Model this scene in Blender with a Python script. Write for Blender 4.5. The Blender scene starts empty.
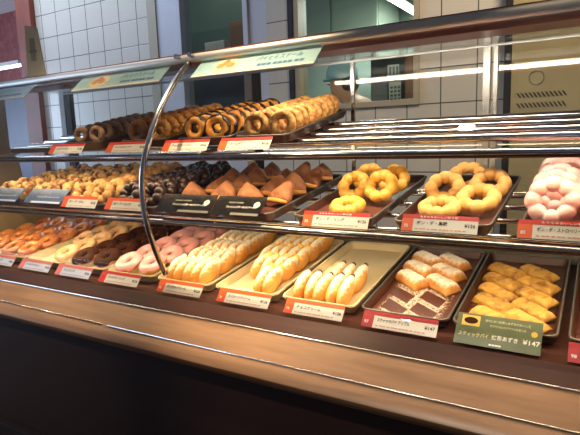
import bpy, bmesh, math, random
from math import sin, cos, pi, radians as R, tan
from mathutils import Matrix, Vector
random.seed(7)
C = bpy.context.scene.collection
S = bpy.context.scene
CZ = 1.35                      # eye height above the floor

# ------------------------------------------------------------------ camera
cam_d = bpy.data.cameras.new('camera'); cam = bpy.data.objects.new('camera', cam_d); C.objects.link(cam)
F_PX = 518.0
cam_d.sensor_width = 36; cam_d.lens = F_PX / 580 * 36; cam_d.clip_start = 0.02
ax_r = Vector((0.8581, 0.5124, -0.0336)); ax_d = Vector((0.0491, -0.1470, -0.9879)); ax_f = Vector((-0.5111, 0.8461, -0.1513))
ax_f.normalize(); ax_r = (ax_r - ax_f * ax_r.dot(ax_f)).normalized(); ax_d = ax_f.cross(ax_r)
cam.matrix_world = Matrix.Translation((0, 0, CZ)) @ Matrix((
    (ax_r.x, -ax_d.x, -ax_f.x, 0), (ax_r.y, -ax_d.y, -ax_f.y, 0), (ax_r.z, -ax_d.z, -ax_f.z, 0), (0, 0, 0, 1)))
S.camera = cam

# ------------------------------------------------------------------ world, exposure, large lights
S.view_settings.view_transform = 'Standard'; S.view_settings.look = 'None'
S.view_settings.gamma = 1; S.view_settings.use_curve_mapping = False; S.view_settings.exposure = 0.0
w = bpy.data.worlds.new('world'); S.world = w; w.use_nodes = True
# daylight from the open shop front: bluish and brighter towards the street on the left
wn = w.node_tree.nodes; wl = w.node_tree.links
wtc = wn.new('ShaderNodeTexCoord'); wsp = wn.new('ShaderNodeSeparateXYZ'); wl.new(wtc.outputs['Generated'], wsp.inputs[0])
wr = wn.new('ShaderNodeMapRange'); wr.inputs[1].default_value = -.3; wr.inputs[2].default_value = -.95; wl.new(wsp.outputs[0], wr.inputs[0])
wm = wn.new('ShaderNodeMixRGB'); wm.inputs[1].default_value = (.08, .07, .062, 1); wm.inputs[2].default_value = (.22, .29, .44, 1)
wl.new(wr.outputs[0], wm.inputs[0]); wl.new(wm.outputs[0], wn['Background'].inputs[0])
wn['Background'].inputs[1].default_value = 1.0

def area(name, loc, target, sx, sy, power, col, parent=None):
    d = bpy.data.lights.new(name, 'AREA'); d.shape = 'RECTANGLE'; d.size = sx; d.size_y = sy; d.energy = power; d.color = col
    o = bpy.data.objects.new(name, d); C.objects.link(o)
    o.location = loc; v = Vector(target) - Vector(loc)
    o.rotation_euler = v.to_track_quat('-Z', 'Y').to_euler() if abs(v.normalized().z) < .9999 else (0, 0, 0)
    return o
def spot(name, loc, target, power, col, angle, blend=.6, rad=.04):
    d = bpy.data.lights.new(name, 'SPOT'); d.energy = power; d.color = col; d.spot_size = R(angle); d.spot_blend = blend; d.shadow_soft_size = rad
    o = bpy.data.objects.new(name, d); C.objects.link(o); o.location = loc
    o.rotation_euler = (Vector(target) - Vector(loc)).to_track_quat('-Z', 'Y').to_euler()
    return o
WARM = (1.0, .74, .44); NEUT = (1.0, .86, .68); BLUE = (.62, .76, 1.0)
area('unseen_window_fill', (-8.9, .9, 1.9), (-4.0, 1.4, 2.9), 3.2, 1.6, 170, BLUE)  # added out of view to throw blue light on bars and ceiling
area('blue_wall_fill', (-4.0, 2.25, 3.2), (-3.8, 3.05, 1.5), 2.6, .4, 42, BLUE)  # added blue fill under the ceiling to brighten the tiled wall
spot('downlight_top', (-1.35, .25, 2.8), (-1.15, 1.15, 1.42), 85, WARM, 30, .8)
spot('ceiling_lamp', (-.2, 1.75, 2.9), (-.65, 3.05, 1.45), 105, (1, .80, .55), 95, .9, .05)
spot('downlight_bun', (-.85, .45, 2.7), (-.64, 1.08, .98), 250, WARM, 25, .9)
spot('downlight_ring', (.15, .55, 2.7), (-.10, 1.0, 1.2), 46, WARM, 17, .7, .015)
spot('downlight_left', (-1.55, .5, 2.7), (-1.45, 1.0, 1.05), 40, NEUT, 26, .9)
spot('downlight_ledge', (-.55, -.1, 2.7), (-.35, .80, .92), 85, NEUT, 30, .8)
spot('downlight_ledge_left', (-1.5, -.2, 2.7), (-1.35, .80, .92), 85, NEUT, 24, .8)

# ------------------------------------------------------------------ helpers: materials
def srgb(r, g, b):
    f = lambda c: c / 12.92 if c <= .04045 else ((c + .055) / 1.055) ** 2.4
    return (f(r / 255), f(g / 255), f(b / 255), 1)
def mat(name, c1, c2=None, scale=20, rough=.5, metal=0, bump=0, bscale=None, detail=4, spec=.5, lo=.35, hi=.65, stretch=None, sss=0, coat=0):
    m = bpy.data.materials.new(name); m.use_nodes = True; nt = m.node_tree; N = nt.nodes; L = nt.links
    b = N['Principled BSDF']; b.inputs['Roughness'].default_value = rough; b.inputs['Metallic'].default_value = metal
    b.inputs['Specular IOR Level'].default_value = spec; b.inputs['Base Color'].default_value = srgb(*c1)
    if coat: b.inputs['Coat Weight'].default_value = coat; b.inputs['Coat Roughness'].default_value = .15
    if sss: b.inputs['Subsurface Weight'].default_value = sss; b.inputs['Subsurface Radius'].default_value = (.01, .006, .003)
    if c2 or bump:
        tc = N.new('ShaderNodeTexCoord'); mp = N.new('ShaderNodeMapping'); L.new(tc.outputs['Object'], mp.inputs[0])
        if stretch: mp.inputs['Scale'].default_value = stretch
        oi = N.new('ShaderNodeObjectInfo'); ml = N.new('ShaderNodeMath'); ml.operation = 'MULTIPLY'; ml.inputs[1].default_value = 37
        L.new(oi.outputs['Random'], ml.inputs[0])
        def noise(sc):
            n = N.new('ShaderNodeTexNoise'); n.noise_dimensions = '4D'; n.inputs['Scale'].default_value = sc; n.inputs['Detail'].default_value = detail
            L.new(mp.outputs[0], n.inputs['Vector']); L.new(ml.outputs[0], n.inputs['W']); return n
        if c2:
            n = noise(scale); cr = N.new('ShaderNodeValToRGB'); cr.color_ramp.elements[0].position = lo; cr.color_ramp.elements[1].position = hi
            cr.color_ramp.elements[0].color = srgb(*c1); cr.color_ramp.elements[1].color = srgb(*c2)
            L.new(n.outputs['Fac'], cr.inputs[0]); L.new(cr.outputs[0], b.inputs['Base Color'])
        if bump:
            n2 = noise(bscale or scale); bp = N.new('ShaderNodeBump'); bp.inputs['Strength'].default_value = min(1, bump); bp.inputs['Distance'].default_value = .004
            L.new(n2.outputs['Fac'], bp.inputs['Height']); L.new(bp.outputs[0], b.inputs['Normal'])
    return m
def sugar_mat(name, crust1, crust2, sugar, up=.25, scale=30, amount=.5, rough=.7):
    """baked crust dusted with powder on the faces that look up (in the object's own frame)"""
    m = mat(name, crust1, crust2, scale, rough, bump=.5, bscale=70); nt = m.node_tree; N = nt.nodes; L = nt.links
    b = N['Principled BSDF']; src = b.inputs['Base Color'].links[0].from_socket
    at = N.new('ShaderNodeAttribute'); at.attribute_name = 'sugar'
    n = N.new('ShaderNodeTexNoise'); n.inputs['Scale'].default_value = 140; n.inputs['Detail'].default_value = 5
    tc = N.new('ShaderNodeTexCoord'); L.new(tc.outputs['Object'], n.inputs['Vector'])
    a = N.new('ShaderNodeMath'); a.operation = 'ADD'; L.new(at.outputs['Fac'], a.inputs[0]); L.new(n.outputs['Fac'], a.inputs[1])
    mr = N.new('ShaderNodeMapRange'); mr.inputs[1].default_value = 1.05 - amount * .4; mr.inputs[2].default_value = 1.45 - amount * .4; L.new(a.outputs[0], mr.inputs[0])
    mx = N.new('ShaderNodeMixRGB'); L.new(mr.outputs[0], mx.inputs[0]); L.new(src, mx.inputs[1]); mx.inputs[2].default_value = srgb(*sugar)
    L.new(mx.outputs[0], b.inputs['Base Color']); return m
def emis(name, col, s):
    m = bpy.data.materials.new(name); m.use_nodes = True; nt = m.node_tree; nt.nodes.remove(nt.nodes['Principled BSDF'])
    e = nt.nodes.new('ShaderNodeEmission'); e.inputs[0].default_value = (*col, 1); e.inputs[1].default_value = s
    nt.links.new(e.outputs[0], nt.nodes['Material Output'].inputs[0]); return m
def glass_mat(name, tint=(.985, .992, .988), f0=.03):
    m = bpy.data.materials.new(name); m.use_nodes = True; nt = m.node_tree; N = nt.nodes; L = nt.links; N.remove(N['Principled BSDF'])
    t = N.new('ShaderNodeBsdfTransparent'); t.inputs[0].default_value = (*tint, 1)
    g = N.new('ShaderNodeBsdfGlossy'); g.inputs['Roughness'].default_value = 0
    lw = N.new('ShaderNodeLayerWeight'); lw.inputs['Blend'].default_value = .5
    p = N.new('ShaderNodeMath'); p.operation = 'POWER'; p.inputs[1].default_value = 5; L.new(lw.outputs['Facing'], p.inputs[0])
    ma = N.new('ShaderNodeMath'); ma.operation = 'MULTIPLY_ADD'; ma.inputs[1].default_value = .9; ma.inputs[2].default_value = f0; L.new(p.outputs[0], ma.inputs[0])
    mx = N.new('ShaderNodeMixShader'); L.new(ma.outputs[0], mx.inputs[0]); L.new(t.outputs[0], mx.inputs[1]); L.new(g.outputs[0], mx.inputs[2])
    L.new(mx.outputs[0], N['Material Output'].inputs[0]); return m
def tile_mat(name, base, grout, size, ox, oz, rough=.22):
    m = mat(name, base, rough=rough); nt = m.node_tree; N = nt.nodes; L = nt.links; b = N['Principled BSDF']
    tc = N.new('ShaderNodeTexCoord'); sp = N.new('ShaderNodeSeparateXYZ'); L.new(tc.outputs['Object'], sp.inputs[0])
    ds = []
    for i, o in ((0, ox), (2, oz)):
        s = N.new('ShaderNodeMath'); s.operation = 'SUBTRACT'; s.inputs[1].default_value = o; L.new(sp.outputs[i], s.inputs[0])
        p = N.new('ShaderNodeMath'); p.operation = 'PINGPONG'; p.inputs[1].default_value = size / 2; L.new(s.outputs[0], p.inputs[0]); ds.append(p)
    mn = N.new('ShaderNodeMath'); mn.operation = 'MINIMUM'; L.new(ds[0].outputs[0], mn.inputs[0]); L.new(ds[1].outputs[0], mn.inputs[1])
    mr = N.new('ShaderNodeMapRange'); mr.inputs[1].default_value = .002; mr.inputs[2].default_value = .0045; L.new(mn.outputs[0], mr.inputs[0])
    mx = N.new('ShaderNodeMixRGB'); mx.inputs[1].default_value = srgb(*grout); mx.inputs[2].default_value = srgb(*base); L.new(mr.outputs[0], mx.inputs[0])
    L.new(mx.outputs[0], b.inputs['Base Color'])
    bp = N.new('ShaderNodeBump'); bp.inputs['Strength'].default_value = .4; bp.inputs['Distance'].default_value = .003
    L.new(mr.outputs[0], bp.inputs['Height']); L.new(bp.outputs[0], b.inputs['Normal']); return m

M = dict(
    tile=tile_mat('wall_tile', (206, 198, 186), (84, 80, 80), .198, -4.373, 2.312),
    plain=mat('painted_wall', (196, 196, 204), rough=.5), beige=mat('beige_trim', (172, 160, 138), rough=.45),
    post=mat('red_brown_post', (142, 66, 44), (120, 54, 38), 6, .5), brick=mat('pink_brown_wall', (168, 100, 96), (132, 74, 76), 14, .8, bump=.4),
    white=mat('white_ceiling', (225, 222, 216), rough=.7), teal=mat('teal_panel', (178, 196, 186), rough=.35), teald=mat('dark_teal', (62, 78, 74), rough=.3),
    dark=mat('dark_laminate', (30, 22, 20), rough=.35), black=mat('black_rubber', (14, 13, 13), rough=.5),
    wood=mat('ledge_wood', (150, 112, 82), (126, 92, 64), 9, .4, stretch=(.6, 6, 6), bump=.1),
    woodd=mat('dark_deck_wood', (70, 38, 30), (58, 31, 25), 9, .42, stretch=(.6, 6, 6), spec=.25),
    panel=mat('dark_front_panel', (46, 26, 20), (40, 22, 18), 6, .5, stretch=(.4, 4, 1)),
    roofwood=mat('red_brown_canopy', (140, 74, 54), (122, 62, 46), 8, .3, stretch=(.5, 5, 5)),
    floor=mat('brown_floor', (96, 60, 46), (80, 50, 40), 5, .4),
    chrome=mat('chrome', (200, 198, 196), rough=.17, metal=1), satin=mat('satin_aluminium', (204, 204, 200), rough=.5, metal=.75),
    steel=mat('brushed_steel', (190, 188, 182), (176, 172, 166), 40, .34, metal=1, stretch=(.3, 8, 8)),
    warm_glint=mat('warm_rail_reflection', (196, 140, 100), rough=.25, metal=1),
    darkchrome=mat('dark_chrome', (168, 166, 170), rough=.16, metal=1), greysteel=mat('grey_bracket', (120, 118, 112), rough=.45, metal=.7),
    glass=glass_mat('case_glass'), fglass=glass_mat('curved_front_glass', f0=.010), wglass=glass_mat('window_glass', (.9, .96, .94), .04),
    olive=mat('end_panel_laminate', (150, 134, 100), (138, 122, 90), 12, .5),
    tbrown=mat('brown_tray', (74, 40, 32), (64, 34, 28), 30, .38), tcream=mat('cream_tray', (214, 198, 160), (204, 188, 150), 20, .4),
    liner=mat('paper_liner', (226, 208, 164), (216, 196, 150), 15, .7), mat_br=mat('brown_tray_mat', (96, 52, 38), (84, 44, 32), 20, .5),
    card=mat('white_card', (226, 220, 206), rough=.45), orange=mat('orange_print', (226, 92, 34), rough=.45), red=mat('red_print', (206, 44, 32), rough=.45),
    crimson=mat('crimson_print', (176, 24, 40), rough=.45), bluelit_hd=mat('bluelit_header', (222, 120, 120), rough=.45), pale=mat('bluelit_white', (208, 216, 236), rough=.45),  # pink and pale prints carry the blue light on the left tags
    blackcard=mat('black_card', (22, 20, 19), (36, 32, 30), 30, .14), sheencard=mat('black_card_blue_sheen', (74, 92, 122), (96, 116, 150), 18, .2),  # left black cards carry a blue window reflection in their colour
    ink=mat('black_ink', (26, 22, 22), rough=.6), redink=mat('red_ink', (214, 140, 118), rough=.6), whiteink=mat('white_ink', (235, 232, 225), rough=.6),
    greenc=mat('olive_green_print', (62, 74, 30), (78, 90, 40), 30, .4), cream=mat('cream_ink', (214, 206, 160), rough=.6), gold=mat('gold_print', (205, 170, 60), rough=.5),
    standcard=mat('beige_card', (232, 218, 182), rough=.6),
    sign=mat('pale_green_sign', (158, 196, 204), (172, 206, 212), 8, .35), bluesign=mat('pale_blue_sign', (150, 190, 222), (176, 206, 230), 8, .35), blueink=mat('blue_ink', (70, 110, 150), rough=.6),
    plate=mat('plate_print', (236, 216, 180), rough=.5), bakeprint=mat('pastry_print', (196, 132, 76), (222, 168, 104), 60, .5),
    # food
    pon=mat('golden_ring_crust', (226, 160, 52), (244, 192, 88), 26, .42, bump=.12, bscale=90, sss=.06),
    ponk=mat('tan_ring_crust', (206, 150, 74), (226, 176, 100), 26, .55, bump=.15, bscale=120),
    ponpink=mat('pink_ring_glaze', (240, 172, 164), (248, 200, 190), 40, .4, bump=.2, bscale=160, sss=.1),
    kinako=mat('tan_dusted_ring', (212, 168, 106), (184, 128, 66), 40, .75, bump=.25, bscale=150),
    mixed=mat('crumb_coated_ring', (222, 180, 110), (120, 58, 26), 46, .7, bump=.6, bscale=110, lo=.44, hi=.6),
    chocpon=mat('chocolate_ring_glaze', (38, 20, 14), (60, 32, 20), 30, .36, bump=.1),
    glaze=mat('glazed_dough', (168, 88, 34), (206, 132, 60), 24, .3, coat=.2), dough=mat('fried_dough', (208, 146, 70), (184, 116, 48), 24, .55, bump=.2),
    oldf=mat('pale_sugar_glaze', (214, 164, 112), (232, 194, 150), 38, .5, bump=.6, bscale=60),
    choc=mat('chocolate_icing', (50, 25, 17), (64, 34, 24), 14, .5, spec=.05), pink=mat('pink_icing', (222, 150, 148), (232, 170, 164), 20, .25, coat=.3),
    cocoa=mat('dark_cocoa_ring', (124, 84, 54), (176, 138, 100), 60, .6, bump=.5, bscale=120),
    caramel=mat('caramel_ring', (148, 80, 32), (190, 118, 54), 50, .35, bump=.4, bscale=80), cruller=mat('golden_cruller', (196, 118, 36), (226, 160, 66), 40, .38, bump=.5, bscale=70),
    crumb=mat('crumb_topped_ring', (232, 178, 92), (150, 82, 30), 110, .6, bump=.6, bscale=140), darkchoc=mat('dark_chocolate_topping', (30, 16, 12), (58, 32, 22), 80, .4, bump=.6, bscale=140),
    bun=sugar_mat('sugared_bun_crust', (220, 148, 62), (240, 186, 100), (250, 236, 208), amount=.80),
    pie=sugar_mat('sugared_pie_crust', (196, 120, 48), (226, 164, 88), (250, 238, 218), amount=.55),
    matcha=mat('golden_pie_crust', (208, 158, 70), (138, 84, 32), 48, .5, bump=1, bscale=90, lo=.47, hi=.68, detail=7), green=mat('green_pie_base', (124, 118, 44), (150, 130, 50), 40, .6),
    tri=sugar_mat('brown_pie_crust', (118, 68, 36), (158, 100, 58), (214, 176, 130), amount=.15),
    custard=mat('custard_cream', (250, 206, 60), (252, 224, 110), 40, .4), ccream=mat('chocolate_cream', (70, 40, 30), rough=.4), acream=mat('whipped_cream', (250, 244, 230), rough=.5),
    sug=mat('sugar_dust', (240, 226, 204), rough=.9),
    skin=mat('skin', (206, 150, 118), rough=.5), cap=mat('blue_cap', (150, 186, 206), rough=.7), shirt=mat('beige_shirt', (206, 176, 130), rough=.7), trousers=mat('dark_trousers', (50, 46, 46), rough=.8), hair=mat('black_hair', (24, 20, 18), rough=.5),
    machine=mat('beige_steel_panel', (166, 152, 116), (158, 144, 108), 10, .34), paper=mat('notice_paper', (200, 205, 196), rough=.6), box=mat('brown_carton', (150, 96, 64), rough=.7), wbox=mat('white_carton', (210, 212, 210), rough=.6),
    tube=emis('fluorescent_tube', (1.0, .93, .78), 30), led=emis('warm_led_diffuser', (1.0, .78, .48), 9), pane_glow=emis('unseen_window_glow', (.5, .7, 1.0), 1.6), cool=emis('cool_fluorescent', (.75, .9, 1.0), 6), blue=mat('blue_grey_panel', (74, 84, 110), (90, 96, 124), 6, .4),
)

# ------------------------------------------------------------------ helpers: geometry
def box(bm, x0, x1, y0, y1, z0, z1, bev=0):
    g = bmesh.ops.create_cube(bm, size=1); vs = g['verts']
    for v in vs: v.co = Vector(((x0 + x1) / 2 + v.co.x * (x1 - x0), (y0 + y1) / 2 + v.co.y * (y1 - y0), (z0 + z1) / 2 + v.co.z * (z1 - z0)))
    if bev:
        es = list({e for v in vs for e in v.link_edges}); bmesh.ops.bevel(bm, geom=es, offset=bev, segments=2, affect='EDGES', profile=.7)
def tube(bm, pts, r, seg=10, closed=False, cap=True):
    pts = [Vector(p) for p in pts]; n = len(pts); rings = []; up = None
    for i, p in enumerate(pts):
        a = pts[i - 1] if (i > 0 or closed) else p; b = pts[(i + 1) % n] if (i < n - 1 or closed) else p
        t = (b - a).normalized()
        if up is None: up = Vector((0, 0, 1)) if abs(t.z) < .9 else Vector((0, 1, 0))
        u = (up - t * up.dot(t)).normalized(); up = u; v = t.cross(u)
        rr = r[i] if isinstance(r, (list, tuple)) else r
        rings.append([bm.verts.new(p + (u * cos(2 * pi * k / seg) + v * sin(2 * pi * k / seg)) * rr) for k in range(seg)])
    for i in range(n if closed else n - 1):
        A, B = rings[i], rings[(i + 1) % n]
        for k in range(seg): bm.faces.new((A[k], A[(k + 1) % seg], B[(k + 1) % seg], B[k]))
    if cap and not closed: bm.faces.new(rings[0][::-1]); bm.faces.new(rings[-1])
def rrect(x0, x1, y0, y1, r, z, n=5):
    out = []
    for cx, cy, a in ((x1 - r, y1 - r, 0), (x0 + r, y1 - r, 90), (x0 + r, y0 + r, 180), (x1 - r, y0 + r, 270)):
        for k in range(n + 1):
            t = R(a + 90 * k / n); out.append((cx + r * cos(t), cy + r * sin(t), z))
    return out
def loft(bm, loops, cap0=True, cap1=True):
    vs = [[bm.verts.new(p) for p in l] for l in loops]; n = len(vs[0])
    for A, B in zip(vs, vs[1:]):
        for k in range(n): bm.faces.new((A[k], A[(k + 1) % n], B[(k + 1) % n], B[k]))
    if cap0: bm.faces.new(vs[0][::-1])
    if cap1: bm.faces.new(vs[-1])
def prism_x(bm, prof, x0, x1):
    """closed (y, z) profile swept along x"""
    loft(bm, [[(x0, y, z) for y, z in prof], [(x1, y, z) for y, z in prof]])
def make(name, bm, m, parent=None, smooth=False, loc=None):
    bmesh.ops.recalc_face_normals(bm, faces=bm.faces)
    me = bpy.data.meshes.new(name); bm.to_mesh(me); bm.free()
    me.materials.append(M[m] if isinstance(m, str) else m)
    if smooth: me.polygons.foreach_set('use_smooth', [True] * len(me.polygons))
    o = bpy.data.objects.new(name, me); C.objects.link(o)
    if parent: o.parent = parent
    if loc: o.location = loc
    return o
def smooth_by_angle(o, a=35):
    me = o.data; b = bmesh.new(); b.from_mesh(me)
    for f in b.faces: f.smooth = True
    for e in b.edges:
        if len(e.link_faces) == 2 and e.calc_face_angle(0) > R(a): e.smooth = False
    b.to_mesh(me); b.free()
def tag(o, label, cat, group=None, kind=None):
    if label: o['label'] = label
    if cat: o['category'] = cat
    if group: o['group'] = group
    if kind: o['kind'] = kind
    return o
def struct(o): o['kind'] = 'structure'; return o
def empty(name, mtx, label, cat, group=None):
    o = bpy.data.objects.new(name, None); o.empty_display_size = .02; C.objects.link(o); o.matrix_basis = mtx
    return tag(o, label, cat, group)
def dup(o, parent=None):
    c = o.copy(); C.objects.link(c)
    if parent: c.parent = parent
    for ch in list(o.children): dup(ch, c)
    return c
class Proto:
    """first use hands out the built thing itself, later uses hand out copies of it and its parts"""
    def __init__(s, o): s.o = o; s.used = False
    def put(s, mtx, label, cat, group):
        o = dup(s.o) if s.used else s.o; s.used = True
        o.matrix_basis = mtx; return tag(o, label, cat, group)
def text(s, size, m, parent, x, y, z=.0009, name='lettering', align='LEFT', fit=None):
    cu = bpy.data.curves.new(name, 'FONT'); cu.body = s; cu.size = size; cu.align_x = align; cu.extrude = .00015; cu.resolution_u = 2; cu.offset = size * .012
    t = bpy.data.objects.new(name, cu); C.objects.link(t); bpy.context.view_layer.update()
    me = bpy.data.meshes.new_from_object(t.evaluated_get(bpy.context.evaluated_depsgraph_get())); bpy.data.objects.remove(t)
    me.name = name; me.materials.clear(); me.materials.append(M[m])
    o = bpy.data.objects.new(name, me); C.objects.link(o); o.parent = parent; o.location = (x, y, z)
    if fit and len(me.vertices):
        wd = max(v.co.x for v in me.vertices) - min(v.co.x for v in me.vertices)
        if wd > 0: o.scale.x = fit / wd
    return o
def X(a): return Matrix.Rotation(R(a), 4, 'X')
def Zr(a): return Matrix.Rotation(R(a), 4, 'Z')
def Yr(a): return Matrix.Rotation(R(a), 4, 'Y')
def Tr(*p): return Matrix.Translation(p)

# ================================================================== room
WY = 3.05
def wall_boxes(name, rects, m):
    bm = bmesh.new()
    for x0, x1, z0, z1 in rects: box(bm, x0, x1, WY, WY + .12, z0, z1)
    return struct(make(name, bm, m))
bm = bmesh.new(); box(bm, -9.1, 2.5, -1.2, 6.2, -.1, 0); struct(make('floor', bm, 'floor'))
bm = bmesh.new(); box(bm, -9.1, 2.5, -1.2, 6.2, 3.25, 3.35); struct(make('ceiling', bm, 'white'))
wall_boxes('wall_back', [(-4.46, -3.06, 0, 3.25), (-1.975, -1.76, 0, 3.25), (-1.76, -.93, 0, 1.52), (-.93, 2.5, 0, 3.25), (-1.76, -.93, 2.75, 3.25)], 'tile')
wall_boxes('wall_back_plain', [(-2.97, -2.765, 0, 3.25), (-2.765, -1.975, 0, 1.50), (-2.765, -1.975, 2.75, 3.25), (-2.12, -1.975, 1.50, 2.75)], 'plain')
bm = bmesh.new(); box(bm, -3.06, -2.97, WY - .012, WY + .12, 0, 3.25); struct(make('trim_1', bm, 'beige'))
bm = bmesh.new(); box(bm, -4.675, -4.462, WY - .05, WY + .2, 0, 3.25); struct(make('trim_2', bm, 'post'))
def window(n, x0, x1, z0, z1, m, fw):
    bm = bmesh.new()
    for a in ((x0, x0 + fw, z0, z1), (x1 - fw, x1, z0, z1), (x0 + fw, x1 - fw, z0, z0 + fw), (x0 + fw, x1 - fw, z1 - fw, z1)): box(bm, a[0], a[1], WY - .015, WY + .10, a[2], a[3], .003)
    o = struct(make('window_%d' % n, bm, m))
    bm = bmesh.new(); box(bm, x0 + fw, x1 - fw, WY + .04, WY + .045, z0 + fw, z1 - fw); make('pane', bm, 'wglass', o)
    return o
w1 = window(1, -2.765, -2.12, 1.50, 2.75, 'plain', .04)
w2 = window(2, -1.76, -.93, 1.52, 2.75, 'beige', .035)
bm = bmesh.new(); box(bm, -1.80, -1.762, WY - .02, WY + .1, 1.50, 2.75); struct(make('trim_3', bm, 'black'))
# kitchen behind the two windows
bm = bmesh.new(); box(bm, -3.3, .8, 5.3, 5.4, 0, 3.25); struct(make('wall_kitchen', bm, 'teal'))
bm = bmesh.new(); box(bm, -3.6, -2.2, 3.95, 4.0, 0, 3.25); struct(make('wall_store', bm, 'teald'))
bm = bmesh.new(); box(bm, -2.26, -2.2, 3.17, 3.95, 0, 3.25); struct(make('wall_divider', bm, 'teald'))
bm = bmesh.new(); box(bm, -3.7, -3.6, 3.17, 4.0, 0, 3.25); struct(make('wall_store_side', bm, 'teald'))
bm = bmesh.new(); box(bm, -9.0, -4.0, 4.6, 4.7, 0, 3.25); struct(make('wall_far', bm, 'brick'))
bm = bmesh.new(); box(bm, -9.1, -9.0, -1.2, 5.3, 0, 3.25); struct(make('wall_left', bm, 'plain'))
win = bmesh.new()
for a in ((-1.05, 3.05, .55, .62), (-1.05, 3.05, 2.6, 2.67), (-1.05, -.98, .62, 2.6), (.97, 1.03, .62, 2.6), (2.98, 3.05, .62, 2.6)): box(win, -9.0, -8.95, a[0], a[1], a[2], a[3])
w3 = struct(make('window_3', win, 'beige'))
bm = bmesh.new(); box(bm, -8.995, -8.985, -.98, 2.98, .62, 2.6); make('glowing_pane', bm, 'pane_glow', w3)  # glowing window out of view, added for blue reflections on the bars
bm = bmesh.new(); box(bm, 2.4, 2.5, -1.2, 6.2, 0, 3.25); struct(make('wall_right', bm, 'plain'))

def fluor(name, x0, x1, y, z, m, label, power=0, col=(1, 1, 1), group=None):
    e = empty(name, Tr((x0 + x1) / 2, y, z), label, 'lamp', group); h = (x1 - x0) / 2
    bm = bmesh.new(); box(bm, -h, h, -.06, .06, .0, .04, .004); make('housing', bm, 'white', e)
    bm = bmesh.new(); tube(bm, [(-h * .96, 0, -.016), (h * .96, 0, -.016)], .016, 12); make('lamp_tube', bm, m, e, True)
    if power:
        d = bpy.data.lights.new('lamp_glow', 'AREA'); d.shape = 'RECTANGLE'; d.size = 2 * h; d.size_y = .1; d.energy = power; d.color = col
        o = bpy.data.objects.new('lamp_glow', d); C.objects.link(o); o.parent = e; o.location = (0, 0, -.05)
    return e
fluor('ceiling_light', -.7, .7, 0, 0, 'tube', 'fluorescent light hanging in the kitchen, seen through the teal window', 34, (.95, 1, .95)).matrix_basis = Tr(-1.5, 4.4, 2.43) @ Zr(90)
fluor('ceiling_light', -3.3, -2.6, 3.5, 2.95, 'tube', 'fluorescent ceiling light in the dark store room behind the left window', 3, (.85, 1, .95))
fluor('wall_light', -7.6, -6.2, 4.0, 2.37, 'cool', 'bluish fluorescent light before the pink brown wall at far left', 30, (.85, .92, 1))
bm = bmesh.new(); box(bm, -7.3, -5.2, 3.9, 4.5, 0, 2.05, .01); tag(make('refrigerated_cabinet', bm, 'blue'), 'dark blue grey cabinet standing at far left beyond the post', 'cabinet')

# kitchen furniture seen through the windows
e = empty('kitchen_cupboard', Tr(-2.75, 4.6, 0), 'pale teal tall cupboard in the kitchen behind the cook', 'cupboard')
bm = bmesh.new(); box(bm, 0, .95, .06, .6, 0, 3.0); make('body', bm, 'teal', e)
for k in range(2):
    bm = bmesh.new(); box(bm, .01 + k * .475, .465 + k * .475, .035, .06, .1, 2.98, .004); d = make('door', bm, 'teal', e)
    bm = bmesh.new(); tube(bm, [(.41 + k * .1, .02, 1.3), (.41 + k * .1, .02, 1.6)], .008); make('handle', bm, 'steel', d)
e = empty('steel_rack', Tr(-1.74, 3.95, 0), 'dark steel rack with shelves in the kitchen, right of the cook', 'rack')
for x in (0, .50):
    for y in (0, .4):
        bm = bmesh.new(); tube(bm, [(x, y, 0), (x, y, 2.1)], .014); make('upright', bm, 'greysteel', e, True)
for z in (.5, 1.1, 1.60, 2.05):
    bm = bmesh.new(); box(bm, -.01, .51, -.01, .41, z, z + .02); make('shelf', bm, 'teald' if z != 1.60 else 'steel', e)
bm = bmesh.new(); box(bm, -.01, .51, .38, .40, 1.12, 2.0); make('back_panel', bm, 'teald', e)
def notice(x, y, z0, z1, wd, label):
    e = empty('paper_notice', Tr(x, y, z0), label, 'notice')
    bm = bmesh.new(); box(bm, 0, wd, 0, .003, 0, z1 - z0); make('sheet', bm, 'paper', e)
    bm = bmesh.new()
    for i in range(5):
        for j in range(3): box(bm, .012 + j * wd * .31, .012 + j * wd * .31 + wd * .2, -.002, .001, .02 + i * (z1 - z0 - .04) / 5, .02 + i * (z1 - z0 - .04) / 5 + .018)
    make('printed_rows', bm, 'greysteel', e)
notice(-1.44, 3.93, 1.56, 1.75, .095, 'pale paper notice with rows hung on the kitchen rack, lower of two')
notice(-1.45, 3.93, 1.78, 1.88, .09, 'small pale green paper notice on the kitchen rack, upper of two')
bm = bmesh.new(); box(bm, -1.335, -1.24, 4.0, 4.2, 1.622, 1.95, .004); tag(make('carton', bm, 'box'), 'brown carton standing at the right end of the kitchen rack', 'box')
bm = bmesh.new(); box(bm, -1.62, -1.48, 4.0, 4.25, 1.622, 1.80, .01); tag(make('storage_bin', bm, 'greysteel'), 'grey storage bin on the middle kitchen rack shelf', 'bin')
e = empty('store_shelf', Tr(-3.45, 3.5, 0), 'steel shelf unit in the dark store room behind the left window', 'shelf')
for x in (0, 1.15):
    for y in (0, .4):
        bm = bmesh.new(); tube(bm, [(x, y, 0), (x, y, 2.0)], .014); make('upright', bm, 'greysteel', e, True)
for z in (1.0, 1.55, 2.0):
    bm = bmesh.new(); box(bm, -.02, 1.17, -.01, .41, z, z + .02); make('shelf', bm, 'greysteel', e)
bm = bmesh.new(); box(bm, -2.93, -2.72, 3.55, 3.8, 2.021, 2.17, .006); tag(make('carton', bm, 'wbox'), 'white carton on the top store room shelf behind the left window', 'box')
bm = bmesh.new(); box(bm, -2.66, -2.48, 3.55, 3.8, 2.021, 2.30, .006); tag(make('carton', bm, 'box'), 'tall brown carton on the store room shelf, right of the white one', 'box')

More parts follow.
